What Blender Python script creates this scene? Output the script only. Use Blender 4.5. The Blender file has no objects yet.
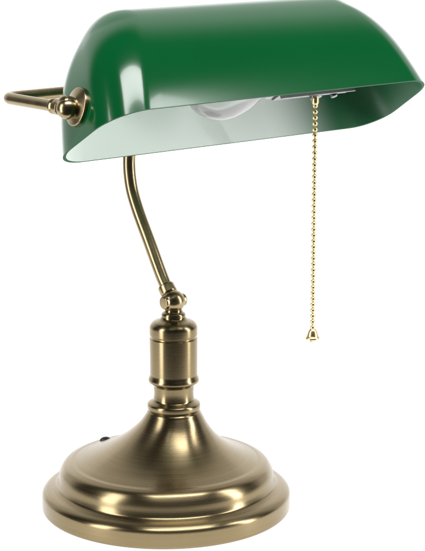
import bpy, bmesh, math
from mathutils import Vector, Matrix
U=0.0006
sc=bpy.context.scene
col=sc.collection
sc.view_settings.view_transform='Standard'; sc.view_settings.look='None'; sc.view_settings.exposure=0

# ---------------- materials
def new_mat(name):
    m=bpy.data.materials.new(name); m.use_nodes=True
    return m, m.node_tree, m.node_tree.nodes['Principled BSDF']
def brass(name, c1, c2, rough=0.27, aniso=0.6, streak=(2,2,900)):
    m,nt,b=new_mat(name)
    tc=nt.nodes.new('ShaderNodeTexCoord'); mp=nt.nodes.new('ShaderNodeMapping')
    mp.inputs['Scale'].default_value=streak
    nz=nt.nodes.new('ShaderNodeTexNoise'); nz.inputs['Scale'].default_value=3; nz.inputs['Detail'].default_value=4
    nz2=nt.nodes.new('ShaderNodeTexNoise'); nz2.inputs['Scale'].default_value=28; nz2.inputs['Detail'].default_value=5
    nt.links.new(tc.outputs['Object'],mp.inputs[0]); nt.links.new(mp.outputs[0],nz.inputs[0]); nt.links.new(tc.outputs['Object'],nz2.inputs[0])
    mx=nt.nodes.new('ShaderNodeMix'); mx.data_type='RGBA'
    mx.inputs[6].default_value=(*c1,1); mx.inputs[7].default_value=(*c2,1)
    ad=nt.nodes.new('ShaderNodeMath'); ad.operation='MULTIPLY_ADD'; ad.inputs[1].default_value=0.3
    nt.links.new(nz2.outputs[0],ad.inputs[0])
    m2=nt.nodes.new('ShaderNodeMath'); m2.operation='MULTIPLY'; m2.inputs[1].default_value=0.7
    nt.links.new(nz.outputs[0],m2.inputs[0]); nt.links.new(m2.outputs[0],ad.inputs[2])
    nt.links.new(ad.outputs[0],mx.inputs[0]); nt.links.new(mx.outputs[2],b.inputs['Base Color'])
    rr=nt.nodes.new('ShaderNodeMapRange'); rr.inputs[3].default_value=rough-0.05; rr.inputs[4].default_value=rough+0.06
    nt.links.new(nz.outputs[0],rr.inputs[0]); nt.links.new(rr.outputs[0],b.inputs['Roughness'])
    b.inputs['Metallic'].default_value=1
    if aniso:
        b.inputs['Anisotropic'].default_value=aniso
        b.inputs['Anisotropic Rotation'].default_value=0.25
        tg=nt.nodes.new('ShaderNodeTangent'); tg.direction_type='RADIAL'; tg.axis='Z'
        nt.links.new(tg.outputs[0],b.inputs['Tangent'])
    bp=nt.nodes.new('ShaderNodeBump'); bp.inputs['Strength'].default_value=0.12; bp.inputs['Distance'].default_value=0.0002
    nt.links.new(nz.outputs[0],bp.inputs['Height']); nt.links.new(bp.outputs[0],b.inputs['Normal'])
    return m
M_brass=brass('antique_brass',(0.175,0.132,0.068),(0.31,0.245,0.14),0.26,0.7)
M_tube=brass('antique_brass_tube',(0.26,0.20,0.108),(0.37,0.295,0.17),0.26,0,(40,40,40))
M_chain=brass('polished_brass',(0.74,0.57,0.27),(0.82,0.66,0.36),0.3,0,(40,40,40))
def plain(name,c,rough,metal=0,coat=0,noise=0.08):
    m,nt,b=new_mat(name)
    tc=nt.nodes.new('ShaderNodeTexCoord'); nz=nt.nodes.new('ShaderNodeTexNoise'); nz.inputs['Scale'].default_value=18
    nt.links.new(tc.outputs['Object'],nz.inputs[0])
    mx=nt.nodes.new('ShaderNodeMix'); mx.data_type='RGBA'
    mx.inputs[6].default_value=(*[x*(1-noise) for x in c],1); mx.inputs[7].default_value=(*[min(1,x*(1+noise)) for x in c],1)
    nt.links.new(nz.outputs[0],mx.inputs[0]); nt.links.new(mx.outputs[2],b.inputs['Base Color'])
    b.inputs['Roughness'].default_value=rough; b.inputs['Metallic'].default_value=metal; b.inputs['Coat Weight'].default_value=coat
    b.inputs['Coat Roughness'].default_value=0.03
    return m,b
M_green,bg=plain('green_cased_glass',(0.0006,0.074,0.018),0.16,0,0.25)
bg.inputs['Coat Roughness'].default_value=0.06; bg.inputs['Specular IOR Level'].default_value=0.4
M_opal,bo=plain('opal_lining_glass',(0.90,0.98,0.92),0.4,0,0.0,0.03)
M_rim,br=plain('green_glass_edge',(0.008,0.10,0.035),0.5,0,0)
br.inputs['Specular IOR Level'].default_value=0.15
M_steel,_=plain('zinc_steel',(0.17,0.175,0.175),0.18,1)
M_black,_=plain('black_rubber',(0.02,0.02,0.02),0.4)
M_white,bw=plain('glowing_white_sweep',(0.5,0.5,0.5),0.9,0,0,0.01)
bw.inputs['Emission Color'].default_value=(1,1,1,1); bw.inputs['Emission Strength'].default_value=1.0  # surface glows on its own so it stays pure white without shadows
# shade at the unlit right end painted into the lining as dark green
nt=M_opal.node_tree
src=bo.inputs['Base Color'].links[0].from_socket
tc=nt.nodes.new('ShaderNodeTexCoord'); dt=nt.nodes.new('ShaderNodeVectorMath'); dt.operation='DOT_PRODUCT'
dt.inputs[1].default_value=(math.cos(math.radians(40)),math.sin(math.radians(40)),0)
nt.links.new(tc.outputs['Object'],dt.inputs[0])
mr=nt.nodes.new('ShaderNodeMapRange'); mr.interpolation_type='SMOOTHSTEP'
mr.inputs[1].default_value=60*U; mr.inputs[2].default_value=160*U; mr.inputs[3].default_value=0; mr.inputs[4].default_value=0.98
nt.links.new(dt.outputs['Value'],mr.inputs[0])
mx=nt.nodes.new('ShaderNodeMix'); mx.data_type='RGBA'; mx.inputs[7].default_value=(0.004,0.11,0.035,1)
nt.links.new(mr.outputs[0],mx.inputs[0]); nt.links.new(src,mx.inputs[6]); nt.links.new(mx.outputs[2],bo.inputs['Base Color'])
# thin clear bulb glass
M_bulb=bpy.data.materials.new('clear_bulb_glass'); M_bulb.use_nodes=True
nt=M_bulb.node_tree; nt.nodes.remove(nt.nodes['Principled BSDF'])
tr=nt.nodes.new('ShaderNodeBsdfTransparent'); tr.inputs[0].default_value=(0.96,0.98,0.96,1)
df=nt.nodes.new('ShaderNodeBsdfDiffuse'); df.inputs[0].default_value=(0.95,0.96,0.95,1)
m0=nt.nodes.new('ShaderNodeMixShader'); m0.inputs[0].default_value=0.45
gl=nt.nodes.new('ShaderNodeBsdfGlossy'); gl.inputs['Roughness'].default_value=0.03; gl.inputs[0].default_value=(1,1,1,1)
lw=nt.nodes.new('ShaderNodeLayerWeight'); lw.inputs[0].default_value=0.35
ms=nt.nodes.new('ShaderNodeMixShader')
nt.links.new(tr.outputs[0],m0.inputs[1]); nt.links.new(df.outputs[0],m0.inputs[2])
nt.links.new(lw.outputs['Fresnel'],ms.inputs[0]); nt.links.new(m0.outputs[0],ms.inputs[1]); nt.links.new(gl.outputs[0],ms.inputs[2])
nt.links.new(ms.outputs[0],nt.nodes['Material Output'].inputs[0])

# ---------------- mesh helpers (unit = U metres)
def finish(name,bm,mat,parent=None,sharp=35,mats=None,origin=None):
    o=Vector(origin) if origin is not None else Vector((0,0,0))
    for v in bm.verts: v.co=(v.co-o)*U
    bmesh.ops.remove_doubles(bm,verts=bm.verts,dist=1e-7)
    bmesh.ops.recalc_face_normals(bm,faces=bm.faces)
    me=bpy.data.meshes.new(name); bm.to_mesh(me); bm.free()
    for m in (mats or [mat]): me.materials.append(m)
    me.shade_smooth()
    if sharp: me.set_sharp_from_angle(angle=math.radians(sharp))
    ob=bpy.data.objects.new(name,me); col.objects.link(ob)
    ob.location=o*U
    if parent:
        ob.parent=parent
        if parent.parent or parent.type=='MESH': ob.location=(o*U)-parent_world(parent)
    return ob
def parent_world(p):
    w=Vector((0,0,0))
    while p: w+=p.location; p=p.parent
    return w
def fillet(pts,n=6):
    out=[]
    for i,p in enumerate(pts):
        r=p[2] if len(p)>2 else 0
        P=Vector(p[:2])
        if r<=0 or i in (0,len(pts)-1): out.append(P); continue
        A=Vector(pts[i-1][:2]); B=Vector(pts[i+1][:2])
        d1=(A-P); d2=(B-P); rr=min(r,d1.length*.49,d2.length*.49)
        a=P+d1.normalized()*rr; b=P+d2.normalized()*rr
        for k in range(n+1):
            t=k/n; out.append((1-t)**2*a+2*t*(1-t)*P+t*t*b)
    return out
def lathe(bm,prof,M=Matrix(),segs=128,shift=None):
    rings=[]
    for r,z in prof:
        s=shift(z) if shift else 0
        if r<1e-4: rings.append([bm.verts.new(M@Vector((s,0,z)))])
        else: rings.append([bm.verts.new(M@Vector((s+r*math.cos(2*math.pi*k/segs),r*math.sin(2*math.pi*k/segs),z))) for k in range(segs)])
    for A,B in zip(rings,rings[1:]):
        for k in range(segs):
            k2=(k+1)%segs
            if len(A)==1 and len(B)==1: continue
            if len(A)==1: bm.faces.new((A[0],B[k],B[k2]))
            elif len(B)==1: bm.faces.new((A[k],B[0],A[k2]))
            else: bm.faces.new((A[k],B[k],B[k2],A[k2]))
def axis_matrix(origin,z):
    z=Vector(z).normalized(); q=Vector((0,0,1)).rotation_difference(z)
    return Matrix.Translation(origin)@q.to_matrix().to_4x4()
def ball(bm,c,r,segs=32,scale=(1,1,1)):
    n=max(8,segs//2)
    lathe(bm,[(r*math.sin(math.pi*i/n),-r*math.cos(math.pi*i/n)) for i in range(n+1)],Matrix.Translation(c),segs)
def catmull(P,n=12):
    P=[Vector(p) for p in P]; Q=[2*P[0]-P[1]]+P+[2*P[-1]-P[-2]]; out=[]
    for i in range(1,len(Q)-2):
        for k in range(n):
            t=k/n; a,b,c,d=Q[i-1:i+3]
            out.append(0.5*((2*b)+(c-a)*t+(2*a-5*b+4*c-d)*t*t+(3*b-a-3*c+d)*t**3))
    out.append(P[-1]); return out
def tube(bm,path,r,segs=32):
    T=[(path[min(i+1,len(path)-1)]-path[max(i-1,0)]).normalized() for i in range(len(path))]
    nrm=T[0].orthogonal().normalized(); rings=[]
    for i,p in enumerate(path):
        if i: nrm=(T[i-1].rotation_difference(T[i])@nrm)
        nrm=(nrm-T[i]*nrm.dot(T[i])).normalized(); b=T[i].cross(nrm)
        rings.append([bm.verts.new(p+r*(math.cos(2*math.pi*k/segs)*nrm+math.sin(2*math.pi*k/segs)*b)) for k in range(segs)])
    for A,B in zip(rings,rings[1:]):
        for k in range(segs): bm.faces.new((A[k],A[(k+1)%segs],B[(k+1)%segs],B[k]))
    bm.faces.new(rings[0]); bm.faces.new(rings[-1])

# ---------------- geometry frame
TH=math.radians(40); PH=math.radians(30)
a=Vector((math.cos(TH),math.sin(TH),0)); f=Vector((math.sin(TH),-math.cos(TH),0)); Zv=Vector((0,0,1))
w=-f*math.cos(PH)-Zv*math.sin(PH)      # across the opening, towards the back rim
n=Zv*math.cos(PH)-f*math.sin(PH)       # from the opening to the crown
C=Vector((86,-83,404)); COLX=8
HL=198; HW=58; HS=114

lamp=bpy.data.objects.new('desk_lamp',None); col.objects.link(lamp); lamp.empty_display_size=0.05
lamp['label']='antique brass banker desk lamp with green glass shade and pull chain'
lamp['category']='lamp'

# base
def sh(z):
    t=min(1,max(0,(z-46)/54)); return COLX*(3*t*t-2*t**3)
prof=[(0,1),(113,1),(122.5,1,1),(124.5,3,2),(124.5,19,4),(120,23,3),(113,25,1.5),(109.5,27,1.5),(108,32,2),(107,40,7),(102,48,6),(95,50.5,2),(92,50.8,1)]
prof=fillet(prof)
cone=catmull([Vector((92,50.8,0)),Vector((78,56,0)),Vector((62,64,0)),Vector((47,74.5,0)),Vector((35,87,0)),Vector((28,98,0)),Vector((26.5,101,0))],8)
prof+= [Vector((p.x,p.y)) for p in cone[1:]]
prof+=fillet([(26.5,101),(24,103,1),(0,103)])[1:]
bm=bmesh.new(); lathe(bm,prof,segs=192,shift=sh)
base=finish('base',bm,M_brass,lamp,50)
# column
pr=fillet([(0,102.5),(25,102.5,1),(26.5,104.5,2),(26.5,109.5,2),(23,111.5,1),(20.5,113,2),(19.6,120,4),(20.5,128,2),(22,130,1),(25,131.5,2),(25.4,134,2),(24.2,137,.8),(23.6,139,1),
 (23.8,176,.3),(22.4,176.8,.3),(22.4,178.6,.3),(23.8,179.4,.3),(23.8,189,3.5),(20,193,2),(14,195,1.5),(12,197,1),(12,201,1.5),(9,203,1),(8,206),(0,207)])
bm=bmesh.new(); lathe(bm,pr,Matrix.Translation((COLX,0,0)),160)
column=finish('column',bm,M_brass,lamp,40,origin=(COLX,0,100))
# joint knuckle
J=Vector((COLX,0,213))
bm=bmesh.new()
ball(bm,J,11.5,48)
lathe(bm,fillet([(0,-13),(6.5,-13,1.5),(6.5,13,1.5),(0,13)]),axis_matrix(J,a),48)
joint=finish('swivel_joint',bm,M_tube,lamp,40,origin=J)
# stem
def SP(s,z): return Vector((COLX,0,0))-f*s+Zv*z
bm=bmesh.new()
tube(bm,catmull([SP(2,216),SP(16,232),SP(36,264),SP(57,298),SP(67,322),SP(69,350),SP(60,385),SP(35,412),SP(8,428)],14),6.3)
lathe(bm,fillet([(0,-5),(8.5,-5,1.5),(8.5,5,1.5),(0,5)]),axis_matrix(SP(9,223),SP(16,232)-SP(2,216)),48)
stem=finish('stem',bm,M_tube,lamp,40,origin=SP(0,216))

# yoke: rear bar plus two forward arms to the pivots
def S(s,ww,nn): return C+a*(s+0.17*ww*max(0,s/HL))+w*ww+n*nn
PN=30
def wall(u): # half length of glass at relative depth u
    x=HL*(1-0.17*u)
    u0=0.35
    if u>u0:
        t=(u-u0)/(1-u0); x-=38*(1-math.sqrt(max(0,1-t*t)))
    return x
wl=wall(PN/HS)
PL=S(-wl,0,PN); PR=S(wl,0,PN)
BK=95
EL=PL-a*12-f*BK; ER=PR+a*12-f*BK
bm=bmesh.new()
def corner(A,E,B,r=12):
    d1=(A-E).normalized(); d2=(B-E).normalized(); out=[]
    for k in range(13):
        t=k/12; out.append((1-t)**2*(E+d1*r)+2*t*(1-t)*E+t*t*(E+d2*r))
    return out
path=[PL-a*12]+corner(PL-a*12,EL,ER)+[EL.lerp(ER,.5)]+corner(EL,ER,PR+a*12)+[PR+a*12]
tube(bm,path,5.2)
mid=EL.lerp(ER,0.5)
lathe(bm,fillet([(0,-11),(8.5,-11,2),(8.5,11,2),(0,11)]),axis_matrix(mid,a),48)
for P,sg in ((PL,-1),(PR,1)):
    nv=a*sg+n*0.295
    if sg>0: nv=nv-w*0.17
    Mx=axis_matrix(P,nv)
    z0=-0.6 if sg<0 else 0.4
    lathe(bm,fillet([(0,z0),(17,z0),(17,3.2,1),(11,5,1),(8,6,1),(8,16,2),(5,19,1.5),(0,20)]),Mx,48)
    ball(bm,P+a*sg*12,9.5,40)
    Ma=axis_matrix(P+a*sg*12,-f)
    lathe(bm,fillet([(0,8),(7.2,8,1),(7.2,15,1),(6,16,1),(7,18,1),(7,21,1),(0,21)]),Ma,48)
bracket=finish('bracket',bm,M_tube,lamp,40,origin=mid)
# link stem top to bar
bm=bmesh.new()
tube(bm,catmull([SP(8,428),(SP(8,428)*0.6+mid*0.4)+Zv*3,mid],10),6.3)
link=finish('stem_connector',bm,M_tube,lamp,40,origin=mid)

# shade
def outline(A,B,rc,NS=64):
    rc=max(0.01,min(rc,B,A)); pts=[]
    def arc(cx,cy,a0):
        for k in range(17):
            t=a0+math.pi/2*k/16; pts.append((cx+rc*math.cos(t),cy+rc*math.sin(t)))
    def seg(p,q,m):
        for k in range(1,m): pts.append((p[0]+(q[0]-p[0])*k/m,p[1]+(q[1]-p[1])*k/m))
    arc(A-rc,B-rc,0); seg((A-rc,B),(-(A-rc),B),24)
    arc(-(A-rc),B-rc,math.pi/2); seg((-A,B-rc),(-A,-(B-rc)),6)
    arc(-(A-rc),-(B-rc),math.pi); seg((-(A-rc),-B),(A-rc,-B),24)
    arc(A-rc,-(B-rc),1.5*math.pi); seg((A,-(B-rc)),(A,B-rc),6)
    return pts
def shell(bm,off,mi):
    rings=[]; N=44
    for i in range(N+1):
        ph=(math.pi/2)*(i/N)
        u=math.sin(ph)**1.0
        e=2.3
        Bh=(HW-off)*max(0.0,(1-u**e))**(1/e)
        Ah=wall(u)-off
        rc=37
        rings.append([bm.verts.new(S(x,y,u*(HS-off))) for x,y in outline(Ah,max(Bh,0.02),rc)])
    for A,B in zip(rings,rings[1:]):
        L=len(A)
        for k in range(L):
            try:
                fc=bm.faces.new((A[k],A[(k+1)%L],B[(k+1)%L],B[k])); fc.material_index=mi
            except ValueError: pass
    return rings[0]
bm=bmesh.new()
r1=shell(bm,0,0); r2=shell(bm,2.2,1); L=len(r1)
for k in range(L):
    fc=bm.faces.new((r1[k],r1[(k+1)%L],r2[(k+1)%L],r2[k])); fc.material_index=2
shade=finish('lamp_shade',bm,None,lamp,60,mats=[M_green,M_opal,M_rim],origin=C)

# socket, bulb, plate
AX=36
bm=bmesh.new()
lathe(bm,fillet([(0,28),(14,28,1),(15,30,1),(15,52,1),(18,54,2),(18,92,3),(10,98,2),(6,100,1),(6,wall(AX/HS)-6),(0,wall(AX/HS)-6)]),axis_matrix(S(0,0,AX),a),64)
socket=finish('lamp_socket',bm,M_steel,lamp,40,origin=S(60,0,AX))
bm=bmesh.new()
def box(bm,s0,s1,w0,w1,n0,n1):
    V=[bm.verts.new(S(s,ww,nn)) for s in (s0,s1) for ww in (w0,w1) for nn in (n0,n1)]
    for q in ((0,1,3,2),(4,6,7,5),(0,4,5,1),(2,3,7,6),(0,2,6,4),(1,5,7,3)): bm.faces.new([V[i] for i in q])
box(bm,8,104,-34,-20,9,11.5)
bmesh.ops.bevel(bm,geom=[e for e in bm.edges],offset=.8,segments=2,affect='EDGES')
box(bm,8,104,-35,-33.2,5,12)
lathe(bm,fillet([(0,-1),(3.5,-1,1),(3.5,3,1),(0,3)]),axis_matrix(S(84,-24,8),-n),32)
lathe(bm,fillet([(0,-1),(6,-1,1),(6,2.5,1),(0,2.5)]),axis_matrix(S(60,-25,8),-n),32)
plate=finish('mounting_plate',bm,M_steel,lamp,40,origin=S(60,-22,10))
bm=bmesh.new()
bp=[(0,-62),(9,-60.5),(18,-55),(25,-45),(28,-33),(27.5,-20),(23,-4),(17,10),(13.5,20),(13,30),(0,31)]
bpc=catmull([Vector((p[0],p[1],0)) for p in bp],6)
lathe(bm,[(max(0,p.x),p.y) for p in bpc],axis_matrix(S(0,0,AX-3),a),64)
bulb=finish('light_bulb',bm,M_bulb,lamp,60,origin=S(0,0,AX))

# pull chain
top=S(60,-24,7)
bm=bmesh.new()
lathe(bm,fillet([(0,2),(3.4,2,.8),(3.4,-5,.8),(2,-8,.5),(0,-8)]),Matrix.Translation(top),24)
z=top.z-8; k=0; endz=top.z-221
while z>endz:
    ball(bm,Vector((top.x,top.y,z)),2.55,18); z-=5.6; k+=1
tube(bm,[top+Zv*-6,Vector((top.x,top.y,endz))],0.8,8)
chain=finish('pull_chain',bm,M_chain,lamp,40,origin=top)
bm=bmesh.new()
lathe(bm,fillet([(0,2),(1.8,2,.4),(2.4,-1,.6),(3.8,-2.5,1),(5.0,-6,1.5),(5.6,-8,1),(7,-9.6,.6),(7,-11,.5),(3.2,-11.6,.5),(2.6,-13.6,1),(0,-14.4)]),Matrix.Translation((top.x,top.y,endz)),32)
pend=finish('bell_pendant',bm,M_chain,chain,40,origin=(top.x,top.y,endz))

# cord grommet behind the base
bm=bmesh.new()
g0=Vector((-64,57,50))
lathe(bm,fillet([(0,-4),(6,-4,1),(6,3,1.5),(4,5,1.5),(0,6)]),axis_matrix(g0,(-.2,.6,1)),32)
tube(bm,catmull([g0+Vector((0,3,2)),g0+Vector((0,14,-2)),g0+Vector((2,30,-16)),g0+Vector((4,48,-42)),g0+Vector((20,68,-47)),g0+Vector((50,84,-47)),g0+Vector((80,60,-47))],8),2.6,16)
cord=finish('power_cord',bm,M_black,lamp,40,origin=g0)

# ---------------- white sweep
bm=bmesh.new()
pf=[(-330,0),(1100,0)]+[(1100+400*math.sin(t*math.pi/24),400-400*math.cos(t*math.pi/24)) for t in range(1,13)]+[(1500,1200)]
rows=[[bm.verts.new(Vector((x,y,zz))) for x in (-1300,1300)] for y,zz in pf]
for A,B in zip(rows,rows[1:]): bm.faces.new((A[0],A[1],B[1],B[0]))
gr=finish('ground',bm,M_white,None,0)
gr['kind']='structure'; gr['label']='self-glowing seamless white studio surface'

# ---------------- world + lamps
W=bpy.data.worlds.new('World'); sc.world=W; W.use_nodes=True
wt=W.node_tree; nb=wt.nodes['Background']
tc=wt.nodes.new('ShaderNodeTexCoord'); sx=wt.nodes.new('ShaderNodeSeparateXYZ'); wt.links.new(tc.outputs['Generated'],sx.inputs[0])
mr=wt.nodes.new('ShaderNodeMapRange'); mr.interpolation_type='SMOOTHSTEP'
mr.inputs[1].default_value=0.3; mr.inputs[2].default_value=0.6; mr.inputs[3].default_value=0.03; mr.inputs[4].default_value=1.0
wt.links.new(sx.outputs['Y'],mr.inputs[0]); wt.links.new(mr.outputs[0],nb.inputs[1]); nb.inputs[0].default_value=(1,1,1,1)
def area(loc,target,sx,sy,power,color=(1,1,1)):
    l=bpy.data.lights.new('softbox','AREA'); l.shape='RECTANGLE'; l.size=sx*U; l.size_y=sy*U; l.energy=power; l.color=color
    o=bpy.data.objects.new('softbox_light',l); col.objects.link(o); o.location=Vector(loc)*U
    o.rotation_euler=(Vector(target)-Vector(loc)).to_track_quat('-Z','Y').to_euler(); return o
T=(60,0,250)
area((-1500,-900,500),T,520,2200,10)
area((1500,-300,500),T,260,2200,9)
area((300,-700,1900),T,1500,420,12)

# ---------------- camera
cd=bpy.data.cameras.new('Camera'); cam=bpy.data.objects.new('Camera',cd); col.objects.link(cam)
cam.location=Vector((46.5,-1800,640))*U; cam.rotation_euler=(math.radians(90-12.56),0,0)
cd.sensor_fit='VERTICAL'; cd.sensor_height=36; cd.lens=36*1880/551; cd.clip_start=0.01; cd.clip_end=100
sc.camera=cam
